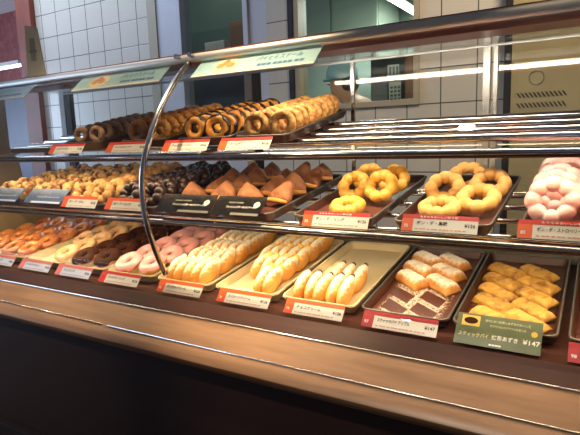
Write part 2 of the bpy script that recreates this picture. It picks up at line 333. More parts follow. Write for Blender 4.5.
# oven at the right
e = empty('oven', Tr(-.40, 2.58, 0), 'beige steel oven with vent slots standing against the tiled wall at right', 'oven')
bm = bmesh.new(); box(bm, .03, 1.6, 0, .45, 0, 2.0, .006); make('body', bm, 'machine', e)
bm = bmesh.new(); box(bm, 0, .03, .0, .45, 0, 2.4); make('edge_seal', bm, 'black', e)
bm = bmesh.new(); box(bm, .03, 1.6, .002, .45, 2.02, 2.4); make('glass_door', bm, 'teald', e)
bm = bmesh.new(); tube(bm, [(.02, -.04, 1.875), (.06, -.05, 1.875), (1.5, -.05, 1.875)], .012, 12); make('handle', bm, 'chrome', e, True).location = (0, 0, .0)
bm = bmesh.new(); tube(bm, [(.135 + .03 * cos(2 * pi * k / 32), -.001, 1.578 + .03 * sin(2 * pi * k / 32)) for k in range(32)], .0022, 6, closed=True); make('round_emblem', bm, 'greysteel', e)
bm = bmesh.new(); box(bm, .34, .40, -.002, .0, 1.50, 1.80); make('shiny_strip', bm, 'steel', e)
for r_ in range(3):
    bm = bmesh.new()
    for k in range(12):
        x = .055 + k * .0165; z = 1.515 - r_ * .045
        vs = [bm.verts.new(p) for p in ((x, -.0015, z), (x + .007, -.0015, z), (x + .022, -.0015, z - .022), (x + .015, -.0015, z - .022))]
        f = bm.faces.new(vs); r = bmesh.ops.extrude_face_region(bm, geom=[f]); [setattr(v.co, 'y', .001) for v in r['geom'] if isinstance(v, bmesh.types.BMVert)]
    make('vent_row', bm, 'black', e)

# cook in the kitchen
def person():
    J = [((0, 0, .95), .15, None), ((0, 0, 1.12), .14, 0), ((.0, 0, 1.32), .16, 1), ((-.03, 0, 1.46), .11, 2), ((-.08, 0, 1.51), .055, 3), ((-.13, 0, 1.57), .078, 4), ((-.16, 0, 1.64), .088, 5), ((-.155, 0, 1.71), .07, 6),
         ((-.235, 0, 1.585), .020, 5),
         ((-.02, -.19, 1.42), .065, 3), ((-.10, -.25, 1.18), .045, 9), ((-.33, -.18, 1.06), .036, 10), ((-.41, -.15, 1.04), .03, 11),
         ((-.02, .19, 1.42), .065, 3), ((-.10, .25, 1.18), .045, 13), ((-.33, .18, 1.06), .036, 14), ((-.41, .15, 1.04), .03, 15),
         ((0, -.10, .86), .11, 0), ((-.01, -.11, .5), .075, 17), ((0, -.11, .09), .045, 18), ((-.14, -.12, .045), .04, 19),
         ((0, .10, .86), .11, 0), ((-.01, .11, .5), .075, 21), ((0, .11, .09), .045, 22), ((-.14, .12, .045), .04, 23)]
    for s in (-1, 1):
        b0 = 12 if s < 0 else 16
        for k in range(4): J.append(((-.49 + .012 * abs(k - 1), s * (.15 + .028 - k * .018), 1.025), .0085, b0)); J.append(((-.525 + .012 * abs(k - 1), s * (.15 + .03 - k * .019), 1.0), .0075, len(J) - 1))
        J.append(((-.44, s * .10, 1.03), .009, b0))
    me = bpy.data.meshes.new('person'); me.from_pydata([j[0] for j in J], [(j[2], i) for i, j in enumerate(J) if j[2] is not None], [])
    o = bpy.data.objects.new('person', me); C.objects.link(o)
    sk = o.modifiers.new('s', 'SKIN'); me.skin_vertices[0].data[0].use_root = True
    for i, j in enumerate(J): me.skin_vertices[0].data[i].radius = (j[1], j[1])
    o.modifiers.new('u', 'SUBSURF').levels = 2; bpy.context.view_layer.update()
    nm = bpy.data.meshes.new_from_object(o.evaluated_get(bpy.context.evaluated_depsgraph_get())); bpy.data.objects.remove(o)
    nm.materials.clear()
    for k in ('skin', 'shirt', 'trousers'): nm.materials.append(M[k])
    for p in nm.polygons:
        c = p.center; p.use_smooth = True
        p.material_index = 2 if c.z < .95 else (1 if c.z < 1.50 and c.x > -.36 else 0)
    o = bpy.data.objects.new('person', nm); C.objects.link(o); return o
p = person(); p.matrix_basis = Tr(-1.49, 3.54, .0) @ Zr(4) @ Matrix.Scale(1.06, 4)
tag(p, 'person in a light blue cap and beige shirt bending over kitchen work, facing left', 'person')
bm = bmesh.new(); bmesh.ops.create_uvsphere(bm, u_segments=20, v_segments=12, radius=1)
for v in bm.verts:
    v.co = Vector((v.co.x * .110, v.co.y * .104, max(v.co.z, -.3) * .115)) + Vector((-.150, 0, 1.69))
make('cap', bm, 'cap', p, True)
bm = bmesh.new(); loft(bm, [[(-.215 - .07 * sin(t), .075 * cos(t), 1.655 + z) for t in [pi * k / 12 for k in range(13)]] for z in (0, .008)]); make('cap_brim', bm, 'cap', p)
bm = bmesh.new(); bmesh.ops.create_uvsphere(bm, u_segments=16, v_segments=10, radius=1)
for v in bm.verts: v.co = Vector((v.co.x * .060, v.co.y * .092, v.co.z * .075)) + Vector((-.095, 0, 1.63))
make('hair', bm, 'hair', p, True)
for s in (-1, 1):
    bm = bmesh.new(); box(bm, -.246, -.232, s * .032 - .009, s * .032 + .009, 1.625, 1.634, .003); make('eye', bm, 'black', p)
e = empty('work_table', Tr(-2.0 + .1, 3.35, 0), 'steel work table in front of the bending cook in the kitchen', 'table')
e.location = (-2.19, 3.22, 0)
bm = bmesh.new(); box(bm, 0, .24, 0, .6, .92, .97); make('tabletop', bm, 'steel', e)
for x, y in ((.02, .03), (.22, .03), (.02, .57), (.22, .57)):
    bm = bmesh.new(); tube(bm, [(x, y, 0), (x, y, .92)], .012); make('leg', bm, 'steel', e)

# ================================================================== display case
XL, XR = -1.95, .35
def Zc(z): return z + CZ
GP = [(.905, -.345), (.894, -.316), (.874, -.273), (.859, -.231), (.846, -.185), (.840, -.14), (.8405, -.095), (.850, -.045), (.872, .005), (.900, .056), (.931, .10), (.98, .154), (1.027, .195)]
def curve_pts(P, n=4):
    out = []
    for i in range(len(P) - 1):
        p0, p1, p2, p3 = P[max(i - 1, 0)], P[i], P[i + 1], P[min(i + 2, len(P) - 1)]
        for k in range(n):
            t = k / n; out.append(tuple(.5 * (2 * p1[j] + (p2[j] - p0[j]) * t + (2 * p0[j] - 5 * p1[j] + 4 * p2[j] - p3[j]) * t * t + (3 * p1[j] - p0[j] - 3 * p2[j] + p3[j]) * t ** 3) for j in (0, 1)))
    return out + [P[-1]]
GC = curve_pts(GP, 3)
cab = empty('display_counter', Tr(0, 0, 0), 'dark brown wooden counter with sloped ledge and steel trim carrying the pastry case', 'counter')
def part(bm, name, m, parent=cab, smooth=False): return make(name, bm, m, parent, smooth)
bm = bmesh.new(); box(bm, XL, XR, .79, 1.40, .0, Zc(-.473)); part(bm, 'front_panel', 'panel')
bm = bmesh.new(); box(bm, XL, XR, .765, .79, .0, Zc(-.80), .004); part(bm, 'kick_board', 'dark')
bm = bmesh.new(); prism_x(bm, [(.862, Zc(-.399)), (.80, Zc(-.435)), (.783, Zc(-.4422)), (.771, Zc(-.4490)), (.7665, Zc(-.4545)), (.768, Zc(-.462)), (.776, Zc(-.472)), (.86, Zc(-.472))], XL, XR); smooth_by_angle(part(bm, 'ledge', 'wood'))
bm = bmesh.new(); prism_x(bm, [(.945, Zc(-.3718)), (.93, Zc(-.3745)), (.895, Zc(-.3745)), (.862, Zc(-.3985)), (.862, Zc(-.475)), (1.475, Zc(-.475)), (1.475, Zc(-.347)), (1.415, Zc(-.347)), (1.415, Zc(-.3032))], XL, XR); part(bm, 'deck', 'woodd')
for i, (y, z, segs) in enumerate(((.860, -.3985, ((XL, XR),)), (.7985, -.4345, ((XL, -1.03), (-1.01, XR))))):
    for a, b in segs:
        bm = bmesh.new(); tube(bm, [(a, y, Zc(z)), (b, y, Zc(z))], .0022, 8); part(bm, 'trim_strip', 'chrome', smooth=True)

case = empty('display_case', Tr(0, 1.2, Zc(-.34)), 'curved glass pastry display case with chrome frame standing on the wooden counter', 'display case')
CM = Tr(0, -1.2, -Zc(-.34))
def cpart(bm, name, m, parent=case, smooth=False):
    if parent is case: bmesh.ops.transform(bm, matrix=CM, verts=bm.verts)
    return make(name, bm, m, parent, smooth)
for a, b in ((XL + .004, -.905), (-.891, XR)):
    bm = bmesh.new(); th = .004
    inner = [(y + .004, z) for y, z in GC]
    loop = GC + inner[::-1]; loft(bm, [[(a, y, Zc(z)) for y, z in loop], [(b, y, Zc(z)) for y, z in loop]]); cpart(bm, 'front_glass', 'fglass', smooth=False); smooth_by_angle(case.children[-1], 40)
bm = bmesh.new(); tube(bm, [(-.898, y - .002, Zc(z)) for y, z in GC if z > -.322], .0068, 12); cpart(bm, 'curved_rod', 'chrome', smooth=True)
for x in (-.93, -.885):
    bm = bmesh.new(); tube(bm, [(x, 1.022, Zc(.212)), (x, 1.010, Zc(.212))], .006, 10); cpart(bm, 'bolt', 'chrome')
bm = bmesh.new(); tube(bm, [(XL, 1.034, Zc(.206)), (XR, 1.034, Zc(.207))], .0108, 16); cpart(bm, 'top_tube', 'satin', smooth=True)
bm = bmesh.new(); box(bm, XL, XR, 1.044, 1.215, Zc(.2125), Zc(.222)); box(bm, XL, XR, 1.2175, 1.296, Zc(.2125), Zc(.222)); cpart(bm, 'canopy', 'roofwood')
bm = bmesh.new(); box(bm, XL, XR, 1.046, 1.050, Zc(.1845), Zc(.2125)); cpart(bm, 'canopy_lip', 'roofwood')
bm = bmesh.new(); box(bm, XL, XR, 1.296, 1.43, Zc(.214), Zc(.220)); cpart(bm, 'canopy_glass', 'glass')
bm = bmesh.new(); box(bm, XL, XR, 1.424, 1.432, Zc(.211), Zc(.218)); cpart(bm, 'canopy_rail', 'steel')
# canopy lamp behind the lip
lamp = empty('canopy_lamp', Tr(-.15, 1.072, Zc(.205)), 'long tube lamp behind the brown canopy lip at the top of the case', 'lamp')
bm = bmesh.new(); tube(bm, [(-.72, 0, -.008), (.45, 0, -.008)], .007, 10); make('lamp_tube', bm, 'tube', lamp, True)
bm = bmesh.new(); box(bm, -.73, .46, -.008, .008, .0005, .0075); make('housing', bm, 'white', lamp)
def strip_light(nm, y, z, x0, x1, power, tilt, label, m='led', col=WARM):
    e = empty(nm, Tr(0, y, Zc(z)), label, 'lamp', None)
    bm = bmesh.new(); box(bm, x0, x1, -.007, .007, 0, .006); make('housing', bm, 'greysteel', e)
    bm = bmesh.new(); box(bm, x0, x1, -.005, .005, -.002, -.0002); make('diffuser', bm, m, e)
    d = bpy.data.lights.new('strip_glow', 'AREA'); d.shape = 'RECTANGLE'; d.size = x1 - x0; d.size_y = .012; d.energy = power; d.color = col
    o = bpy.data.objects.new('strip_glow', d); C.objects.link(o); o.parent = e; o.location = ((x0 + x1) / 2, 0, -.004); o.rotation_euler = (R(tilt), 0, 0)
strip_light('shelf_light', 1.094, .2055, -.80, XR, 2.4, 0, 'warm strip light under the canopy above the top shelf', 'led', NEUT)
strip_light('shelf_light', 1.0, -.042, XL + .05, XR, 2.6, 14, 'warm strip light under the front rail of the top shelf')
strip_light('shelf_light', .972, -.2045, XL + .05, XR, 4.2, 14, 'warm strip light under the front rail of the middle shelf')
# end panel at left
bm = bmesh.new(); loop = [(y + .006, z) for y, z in GC if z < .19] + [(1.17, .19), (1.17, .0), (1.2, -.05), (1.22, -.2), (1.32, -.22), (1.36, -.345)]
loft(bm, [[(XL - .012, y, Zc(z)) for y, z in loop], [(XL, y, Zc(z)) for y, z in loop]]); cpart(bm, 'end_panel', 'olive')
# rear uprights and glass doors
RY = 1.43
for x0, x1, m in ((-1.99, -1.957, 'steel'), (-1.949, -1.918, 'black'), (-1.022, -.993, 'steel'), (-.992, -.969, 'black'), (-.272, -.255, 'steel'), (-.247, -.237, 'steel')):
    bm = bmesh.new(); box(bm, x0, x1, RY, RY + .02, Zc(-.346), Zc(.222), .001); cpart(bm, 'rear_upright', m)
bm = bmesh.new(); box(bm, -.643, -.633, RY + .003, RY + .012, Zc(-.34), Zc(.222)); cpart(bm, 'door_stile', 'chrome')
for a, b, y in ((-1.918, -1.022, 0), (-.969, -.643, .002), (-.633, -.272, .008), (-.237, XR, .004)):
    bm = bmesh.new(); box(bm, a, b, RY + y + .004, RY + y + .008, Zc(-.33), Zc(.218)); cpart(bm, 'rear_glass', 'glass')
bm = bmesh.new(); box(bm, XL, XR, RY - .012, RY + .03, Zc(-.346), Zc(-.30)); cpart(bm, 'rear_sill', 'greysteel')

# shelves: front rail and bars
def shelf(nm, y, ztop, zbot, bars, xl, label, br):
    e = empty(nm, Tr(0, y, Zc(zbot)), label, 'shelf'); h = ztop - zbot
    bm = bmesh.new(); loft(bm, [[(x, .010 + .011 * cos(t) * (1.2), h / 2 + h / 2 * sin(t)) for t in [2 * pi * k / 20 for k in range(20)]] for x in (XL + .002, XR)]); make('front_rail', bm, 'darkchrome', e, True)
    bm = bmesh.new(); box(bm, XL + .002, XR, .001, .016, -.0028, .0006, .001); make('rail_reflection', bm, 'warm_glint', e)  # copper colour stands in for warm reflections on the rail's underside
    for by, bz in bars:
        bm = bmesh.new(); tube(bm, [(xl, by - y, bz - zbot), (XR, by - y, bz - zbot)], br, 14); make('bar', bm, 'chrome', e, True)
    for x in (xl, -.9, XR - .02):
        bm = bmesh.new(); tube(bm, [(x, .012, h * .3)] + [(x, by - y, bz - zbot - .012) for by, bz in bars] + [(x, RY - y - .002, bars[-1][1] - zbot + (RY - bars[-1][0]) * .16 - .012)], .005, 8); make('bracket', bm, 'steel', e, True)
shelf('top_shelf', .975, -.029, -.0445, [(y, -.0250 + (y - 1.05) * .2035) for y in (1.116, 1.184, 1.250, 1.323)], -1.84, 'top shelf of chrome bars carrying trays of standing ring doughnuts', .0092)
shelf('middle_shelf', .945, -.190, -.2035, [(y, -.207 + (y - .95) * .146) for y in (1.02, 1.12, 1.22, 1.32)], -1.93, 'middle shelf of chrome bars between the top shelf and the bottom trays', .006)

bm = bmesh.new(); box(bm, XL, XR, 1.352, 1.360, Zc(-.3110), Zc(-.284)); part(bm, 'rear_rail', 'greysteel')
for xx in (-1.754, -1.564, -1.377, -1.187, -.995, -.801, -.609, -.418, -.231, -.040):
    bm = bmesh.new(); box(bm, xx - .018, xx + .018, 1.336, 1.352, Zc(-.313), Zc(-.276), .002); part(bm, 'tray_stop', 'greysteel')
# ================================================================== trays
FL = -.016
def tray(nm, x0, y0, z0, tilt, W, L, style, label, group, liner=None):
    mx = Tr(x0, y0, Zc(z0)) @ X(tilt); e = empty(nm, mx, label, 'tray', group)
    tm = 'tcream' if style == 'cream' else 'tbrown'
    bm = bmesh.new(); r = .016
    loft(bm, [rrect(.008, W - .008, .008, L - .008, r, -.0195), rrect(.001, W - .001, .001, L - .001, r, -.001), rrect(0, W, 0, L, r, 0), rrect(.005, W - .005, .005, L - .005, r * .8, 0), rrect(.011, W - .011, .011, L - .011, r * .7, FL)])
    smooth_by_angle(make('tray_body', bm, tm, e), 50)
    bm = bmesh.new(); tube(bm, rrect(.0025, W - .0025, .0025, L - .0025, r, .0015), .0021, 6, closed=True); make('rim_wire', bm, 'tcream' if style == 'cream' else 'greysteel', e, True)
    bm = bmesh.new(); loft(bm, [rrect(.014, W - .014, .014, L - .014, .008, z, 2) for z in (FL + .0002, FL + .0010)]); make('liner', bm, liner or ('liner' if style == 'cream' else 'mat_br'), e)
    return mx, e
BT = dict(y0=.945, z0=-.3515, tilt=8.3)
COLN = {1: ['only'], 2: ['left', 'right'], 5: ['leftmost', 'second', 'middle', 'fourth', 'rightmost']}
ROWN = ['front', 'second', 'third', 'fourth', 'fifth', 'sixth', 'seventh', 'eighth', 'ninth', 'tenth']

# ---- food builders (base at z = 0, flat)
def ring_bm(Rm, r, lumps=0, seg=48, sub=14, a0=0, a1=360, amp=.22, wob=0, sq=1.0, twist=0):
    bm = bmesh.new(); full = a1 - a0 >= 360; rows = []
    ph = random.random() * 6
    for i in range(seg):
        th = 2 * pi * i / seg; rr = r; Rr = Rm
        if lumps: rr = r * (1 - amp + amp * abs(cos(lumps * th / 2)) ** .55 * 1.25)
        rr *= 1 + wob * sin(3 * th + ph)
        row = []; A0 = a0 + (14 * sin(5 * th + ph) + 8 * sin(9 * th) if not full else 0); A1 = a1 - (14 * sin(4 * th + 1 + ph) if not full else 0)
        for k in range(sub):
            a = R(A0 + (A1 - A0) * k / (sub if full else sub - 1)) + twist * th
            q = rr * (1 + .12 * cos(6 * (a)) if twist else 1)
            row.append(bm.verts.new(((Rr + q * cos(a)) * cos(th), (Rr + q * cos(a)) * sin(th), r * sq + q * sq * sin(a))))
        rows.append(row)
    for i in range(seg):
        A, B = rows[i], rows[(i + 1) % seg]
        for k in range(sub if full else sub - 1): bm.faces.new((A[k], B[k], B[(k + 1) % sub], A[(k + 1) % sub]))
    return bm
def ring(name, Rm, r, m, **k): return make(name, ring_bm(Rm, r, **k), m, None, True)
def iced_ring(name, Rm, r, base, ice, a0=5, a1=178, sq=.8, **kw):
    o = ring(name, Rm, r, base, sq=sq, **kw)
    b = ring_bm(Rm, r * 1.05, a0=a0, a1=a1, sq=sq, **dict(kw, sub=12))
    bmesh.ops.translate(b, verts=b.verts, vec=(0, 0, -r * .05 * sq + .0006)); ob = make('icing', b, ice, o, True)
    sd = ob.modifiers.new('t', 'SOLIDIFY'); sd.thickness = .0012; sd.offset = 1
    return o
def sugar_attr(o, fn):
    a = o.data.attributes.new('sugar', 'FLOAT', 'POINT'); a.data.foreach_set('value', [fn(v.co, v.normal) for v in o.data.vertices])
def bun_obj(name, m, top, topm):
    """oval cream bun standing on edge: x thin, long axis along y, filling showing at the far upper end"""
    bm = bmesh.new(); bmesh.ops.create_uvsphere(bm, u_segments=24, v_segments=16, radius=1)
    for v in bm.verts:
        x, y, z = v.co; w_ = (1 - .18 * y)
        v.co = Vector((x * .0140 * w_, y * .041, z * .0255 * (1 - .12 * y * y)))
    o = make(name, bm, m, None, True)
    sugar_attr(o, lambda c, n: .34 + .40 * (c.y / .040) + .42 * n.z - .25 * abs(n.x))
    if top:
        bm = bmesh.new(); bmesh.ops.create_icosphere(bm, subdivisions=2, radius=1)
        for v in bm.verts: v.co = Vector((v.co.x * top + random.uniform(-1, 1) * .0006, v.co.y * top * .8, v.co.z * top)) + Vector((0, .0365, .007))
        make('filling', bm, topm, o, True)
    return o
def pie_obj(name, L, W, H, m, base, slits=3):
    bm = bmesh.new(); nx, ny = 25, 13
    def h(u, v):
        e = max(0, 1 - abs(u) ** 6) ** .5; ed = 1 - abs(v) ** 4
        k = H * (.28 + .72 * e) * max(.12, ed) ** .6
        for s in range(slits):
            c = -.5 + s * (1.0 / max(1, slits - 1)); d = abs(u - c - .12 * v)
            if abs(v) < .6: k -= H * .30 * math.exp(-(d / .06) ** 2)
        return k
    top = [[bm.verts.new((u * L / 2, v * W / 2 * (1 + .03 * sin(9 * u)), h(u, v) + random.uniform(-1, 1) * .0010)) for v in [-1 + 2 * j / (ny - 1) for j in range(ny)]] for u in [-1 + 2 * i / (nx - 1) for i in range(nx)]]
    bot = [[bm.verts.new((u * L / 2, v * W / 2, 0)) for v in [-1 + 2 * j / (ny - 1) for j in range(ny)]] for u in [-1 + 2 * i / (nx - 1) for i in range(nx)]]
    for g, s in ((top, 1), (bot, -1)):
        for i in range(nx - 1):
            for j in range(ny - 1):
                f = (g[i][j], g[i + 1][j], g[i + 1][j + 1], g[i][j + 1]); bm.faces.new(f if s > 0 else f[::-1])
    bd = [(i, 0) for i in range(nx)] + [(nx - 1, j) for j in range(1, ny)] + [(i, ny - 1) for i in range(nx - 2, -1, -1)] + [(0, j) for j in range(ny - 2, 0, -1)]
    for a, b in zip(bd, bd[1:] + bd[:1]): bm.faces.new((top[a[0]][a[1]], bot[a[0]][a[1]], bot[b[0]][b[1]], top[b[0]][b[1]]))
    o = make(name, bm, m, None, True)
    sugar_attr(o, lambda c, n: .55 * n.z + .35 * c.z / H - .1)
    if base:
        bm = bmesh.new(); box(bm, -L / 2 * .97, L / 2 * .97, -W / 2 * .98, W / 2 * .98, .0003, H * .30, .001); make('filling_layer', bm, base, o)
        for f in o.data.vertices: f.co.z += H * .18 if f.co.z > 0 or True else 0
    return o
def tri_obj(name, m):
    """folded triangular pie: two puffed crust halves, standing point up"""
    bm = bmesh.new(); n = 14; A = [Vector((-.046, 0)), Vector((.046, 0)), Vector((0, .080))]
    grid = {}
    def th(i, j, k):
        d = min(i, j, k) / n; return .0185 * (min(1, d * 3.4)) ** .6
    sides = []
    for s in (1, -1):
        g = {}
        for i in range(n + 1):
            for j in range(n + 1 - i):
                k = n - i - j; p = (A[0] * i + A[1] * j + A[2] * k) / n
                c = Vector((0, .026)); d = (p - c); p = c + d * (1 - .34 * (max(0, (max(i, j, k) / n - .5)) / .5) ** 1.5)
                on = min(i, j, k) == 0
                if on and s == -1: g[i, j] = sides[0][i, j]
                else: g[i, j] = bm.verts.new((p.x, s * (th(i, j, k) + (.0 if on else random.uniform(0, .0006))), p.y))
        for i in range(n):
            for j in range(n - i):
                f = (g[i, j], g[i + 1, j], g[i, j + 1])
                if bm.faces.get(f) is None: bm.faces.new(f)
                if j < n - i - 1: bm.faces.new((g[i + 1, j], g[i + 1, j + 1], g[i, j + 1]))
        sides.append(g)
    o = make(name, bm, m, None, True)
    sugar_attr(o, lambda c, nn: .55 - c.z / .074 * .9)
    bm = bmesh.new(); tube(bm, [(-.033, -.004, .003), (0, -.007, .002), (.033, -.004, .003)], [.004, .006, .004], 8); make('sugar_edge', bm, 'pie', o, True)
    return o

# ---- bottom trays
pit = [-1.94, -1.75, -1.56, -1.373, -1.183, -.990, -.796, -.604, -.413, -.228, -.035]
def btray(i, style, label, W=.180, liner=None): return tray('serving_tray', pit[i], BT['y0'], BT['z0'], BT['tilt'], W, .385, style, label, 'bottom row trays', liner)[0]
FZ = FL + .0012
def scatter(proto, mx, spots, kind, where, cat, group, z=0, names=None):
    for n, s in enumerate(spots):
        x, y, rz, rx, ry, dz = (list(s) + [0] * 6)[:6]
        rows = names[n] if names else None
        proto.put(mx @ Tr(x, y, FZ + z + dz) @ Zr(rz) @ X(rx) @ Yr(ry), '%s, %s of %s' % (kind, rows, where), cat, group)
def rowcol(i, ncol): return '%s column, %s' % (COLN[ncol][i % ncol], ROWN[i // ncol] + (' one' if i // ncol == 0 else ''))

m0 = btray(0, 'cream', 'cream tray of glazed doughnuts at the far left end of the bottom row')
m1 = btray(1, 'cream', 'cream tray of two glazed doughnut columns, second from left end, bottom row')
m2 = btray(2, 'cream', 'half empty cream tray holding a few pale sugar glazed doughnuts')
m3 = btray(3, 'cream', 'cream tray of chocolate iced ring doughnuts')
m4 = btray(4, 'cream', 'cream tray of pink iced ring doughnuts')
m5 = btray(5, 'cream', 'cream tray full of sugared buns right of the pink doughnuts')
m6 = btray(6, 'cream', 'cream tray of sugared buns with yellow cream, front left corner empty')
m7 = btray(7, 'cream', 'mostly empty cream tray with buns dotted in chocolate cream at its front')
m8 = btray(8, 'brown', 'brown tray with sugar dusted base and sugared stick pies at its back')
m9 = btray(9, 'brown', 'brown tray full of golden green tea stick pies behind the green card')
m10 = btray(10, 'brown', 'brown tray of golden pastries cut off by the right edge')
gl = Proto(ring('glazed_doughnut', .0245, .0150, 'glaze', sq=.74, wob=.04))
def grid2(n, y0, dy, x1=.05, x2=.13, j=.006, rx=14, lean=.012):
    out = []
    for i in range(n):
        for c in (0, 1): out.append(((x1, x2)[c] + random.uniform(-j, j), y0 + dy * i + c * .012 + random.uniform(-j, j), random.uniform(0, 360), 0, 0, 0))
    return out
def rings_lying(proto, mx, n, y0, dy, kind, where, cat, group, lean=16, x1=.05, x2=.13, skip=(), rad=.040):
    i = 0
    for r_ in range(n):
        for c in (0, 1):
            k = r_ * 2 + c
            if k not in skip:
                proto.put(mx @ Tr((x1, x2)[c] + random.uniform(-.004, .004), y0 + dy * r_ + c * .010, FZ + sin(R(lean)) * rad + .0005) @ X(lean) @ Zr(random.uniform(0, 360)), '%s, %s, counted from the front of %s' % (kind, rowcol(k, 2), where), cat, group)
rings_lying(gl, m0, 4, .06, .078, 'glazed ring doughnut', 'the far left tray', 'doughnut', 'glazed doughnuts in the far left tray', lean=18)
rings_lying(gl, m1, 5, .05, .070, 'shiny glazed doughnut', 'the second tray', 'doughnut', 'glazed doughnuts in the second tray', lean=19)
of = Proto(ring('old_fashioned_doughnut', .0245, .0145, 'oldf', sq=.75, wob=.1, seg=40))
rings_lying(of, m2, 5, .055, .068, 'pale sugared doughnut', 'its tray', 'doughnut', 'pale sugar glazed doughnuts', lean=18, skip=(0, 2, 4) if False else (0, 2), x1=.05, x2=.127)
ch = Proto(iced_ring('chocolate_doughnut', .0245, .0148, 'dough', 'choc'))
rings_lying(ch, m3, 5, .053, .070, 'chocolate iced ring', 'its cream tray', 'doughnut', 'chocolate iced doughnuts in the bottom row', lean=19, x1=.049, x2=.131)
pk = Proto(iced_ring('strawberry_doughnut', .0245, .0150, 'dough', 'pink'))
rings_lying(pk, m4, 5, .054, .070, 'pink iced ring', 'its cream tray', 'doughnut', 'pink iced doughnuts in the bottom row', lean=20, x1=.049, x2=.131)
# buns: rows of five leaning discs
def buns(proto, mx, rows, kind, where, cat, group, x0=.032, dx=.0275, y0=.056, dy=.070, lean=23, rz=-10):
    for r_, cols in enumerate(rows):
        for c in cols:
            proto.put(mx @ Tr(x0 + dx * c + random.uniform(-.001, .001), y0 + dy * r_ + random.uniform(-.003, .003), FZ + .0275) @ Zr(rz + random.uniform(-4, 4)) @ X(lean + random.uniform(-4, 4)) @ Yr(random.uniform(8, 13)),
                      '%s, %s in the %s row of %s' % (kind, COLN[5][c], ROWN[r_], where), cat, group)
b5 = Proto(bun_obj('cream_bun', 'bun', .0075, 'acream'))
buns(b5, m5, [range(5)] * 5, 'sugared bun', 'its tray, beside the pink rings', 'bun', 'sugared buns with white cream')
b6 = Proto(bun_obj('custard_bun', 'bun', .0085, 'custard'))
buns(b6, m6, [(3, 4), (1, 2, 3, 4), range(5), range(5), range(5)], 'yellow cream bun', 'its tray', 'bun', 'sugared buns with yellow cream')
b7 = Proto(bun_obj('chocolate_cream_bun', 'bun', .0062, 'ccream'))
buns(b7, m7, [range(5), (2, 3, 4)], 'chocolate dotted bun', 'its mostly empty tray', 'bun', 'buns with chocolate cream dots', y0=.052, dy=.066, lean=27, rz=-8)
# stick pies
pp = Proto(pie_obj('apple_stick_pie', .085, .042, .025, 'pie', None))
for n, (x, y) in enumerate(((.052, .185), (.122, .178), (.050, .248), (.118, .243), (.052, .312), (.116, .310))):
    pp.put(m8 @ Tr(x, y, FZ + .0005) @ Zr(-36 + random.uniform(-4, 4)), 'sugared stick pie, %s of the dusted brown tray' % ('%s one in the %s row' % (COLN[2][n % 2], ('front', 'middle', 'back')[n // 2])), 'pie', 'sugared apple stick pies')
mp_ = Proto(pie_obj('green_tea_stick_pie', .088, .034, .0150, 'matcha', 'green'))
for n, (x, y) in enumerate(((.063, .050), (.124, .045), (.056, .110), (.128, .095), (.054, .165), (.128, .155), (.054, .222), (.125, .215), (.054, .285), (.120, .278))):
    mp_.put(m9 @ Tr(x, y + .01, FZ + .0004 + (.004 if n % 2 else 0)) @ Zr(-37 + random.uniform(-6, 6)) @ X(10), 'golden green tea pie, %s, from the front of its brown tray' % rowcol(n, 2), 'pie', 'golden green tea stick pies')
gp = Proto(pie_obj('golden_pastry', .07, .04, .026, 'matcha', None))
for n, y in enumerate((.10, .17, .24, .31)):
    gp.put(m10 @ Tr(.055, y, FZ + .0005) @ Zr(70), 'golden pastry at the right edge of the picture, %s from the front' % ('first', 'second', 'third', 'fourth')[n], 'pastry', 'golden pastries at the right edge')
# sugar left around the places of sold pies
def dust():
    bm = bmesh.new(); nx, ny = 84, 92; x0, x1, y0, y1 = .022, .158, .018, .20
    dia = [(.050, .120), (.118, .118), (.054, .056), (.116, .056)]
    t = R(-36); hx, hy = .032, .0180
    for i in range(nx):
        for j in range(ny):
            x = x0 + (x1 - x0) * (i + .5) / nx; y = y0 + (y1 - y0) * (j + .5) / ny
            inside = 9
            for cx, cy in dia:
                dx, dy = x - cx, y - cy; u = dx * cos(t) + dy * sin(t); v = -dx * sin(t) + dy * cos(t); inside = min(inside, max(abs(u + .5 * v) / hx, abs(v) / hy))
            pr = 0 if inside < 1 else (.85 if inside < 1.25 else .55) * (1 if y > .03 else .4) * (1.25 if x < .05 and y > .06 else 1)
            edge = min(x - x0, x1 - x, y - y0) / .018; pr *= min(1, max(.1, edge))
            if random.random() < pr:
                s = random.uniform(.0005, .0012); xx = x + random.uniform(-.0006, .0006); yy = y + random.uniform(-.0006, .0006)
                a = random.random() * 3
                vs = [bm.verts.new((xx + s * cos(a + k * pi / 2), yy + s * sin(a + k * pi / 2), z)) for z in (0, .0005) for k in range(4)]
                bm.faces.new(vs[4:]); [bm.faces.new((vs[k], vs[(k + 1) % 4], vs[4 + (k + 1) % 4], vs[4 + k])) for k in range(4)]
    o = make('sugar_dusting', bm, 'sug', None); o.matrix_basis = m8 @ Tr(0, 0, FZ)
    tag(o, 'white sugar dusting with bare diamond gaps on the brown tray', 'sugar', None, 'stuff')
dust()

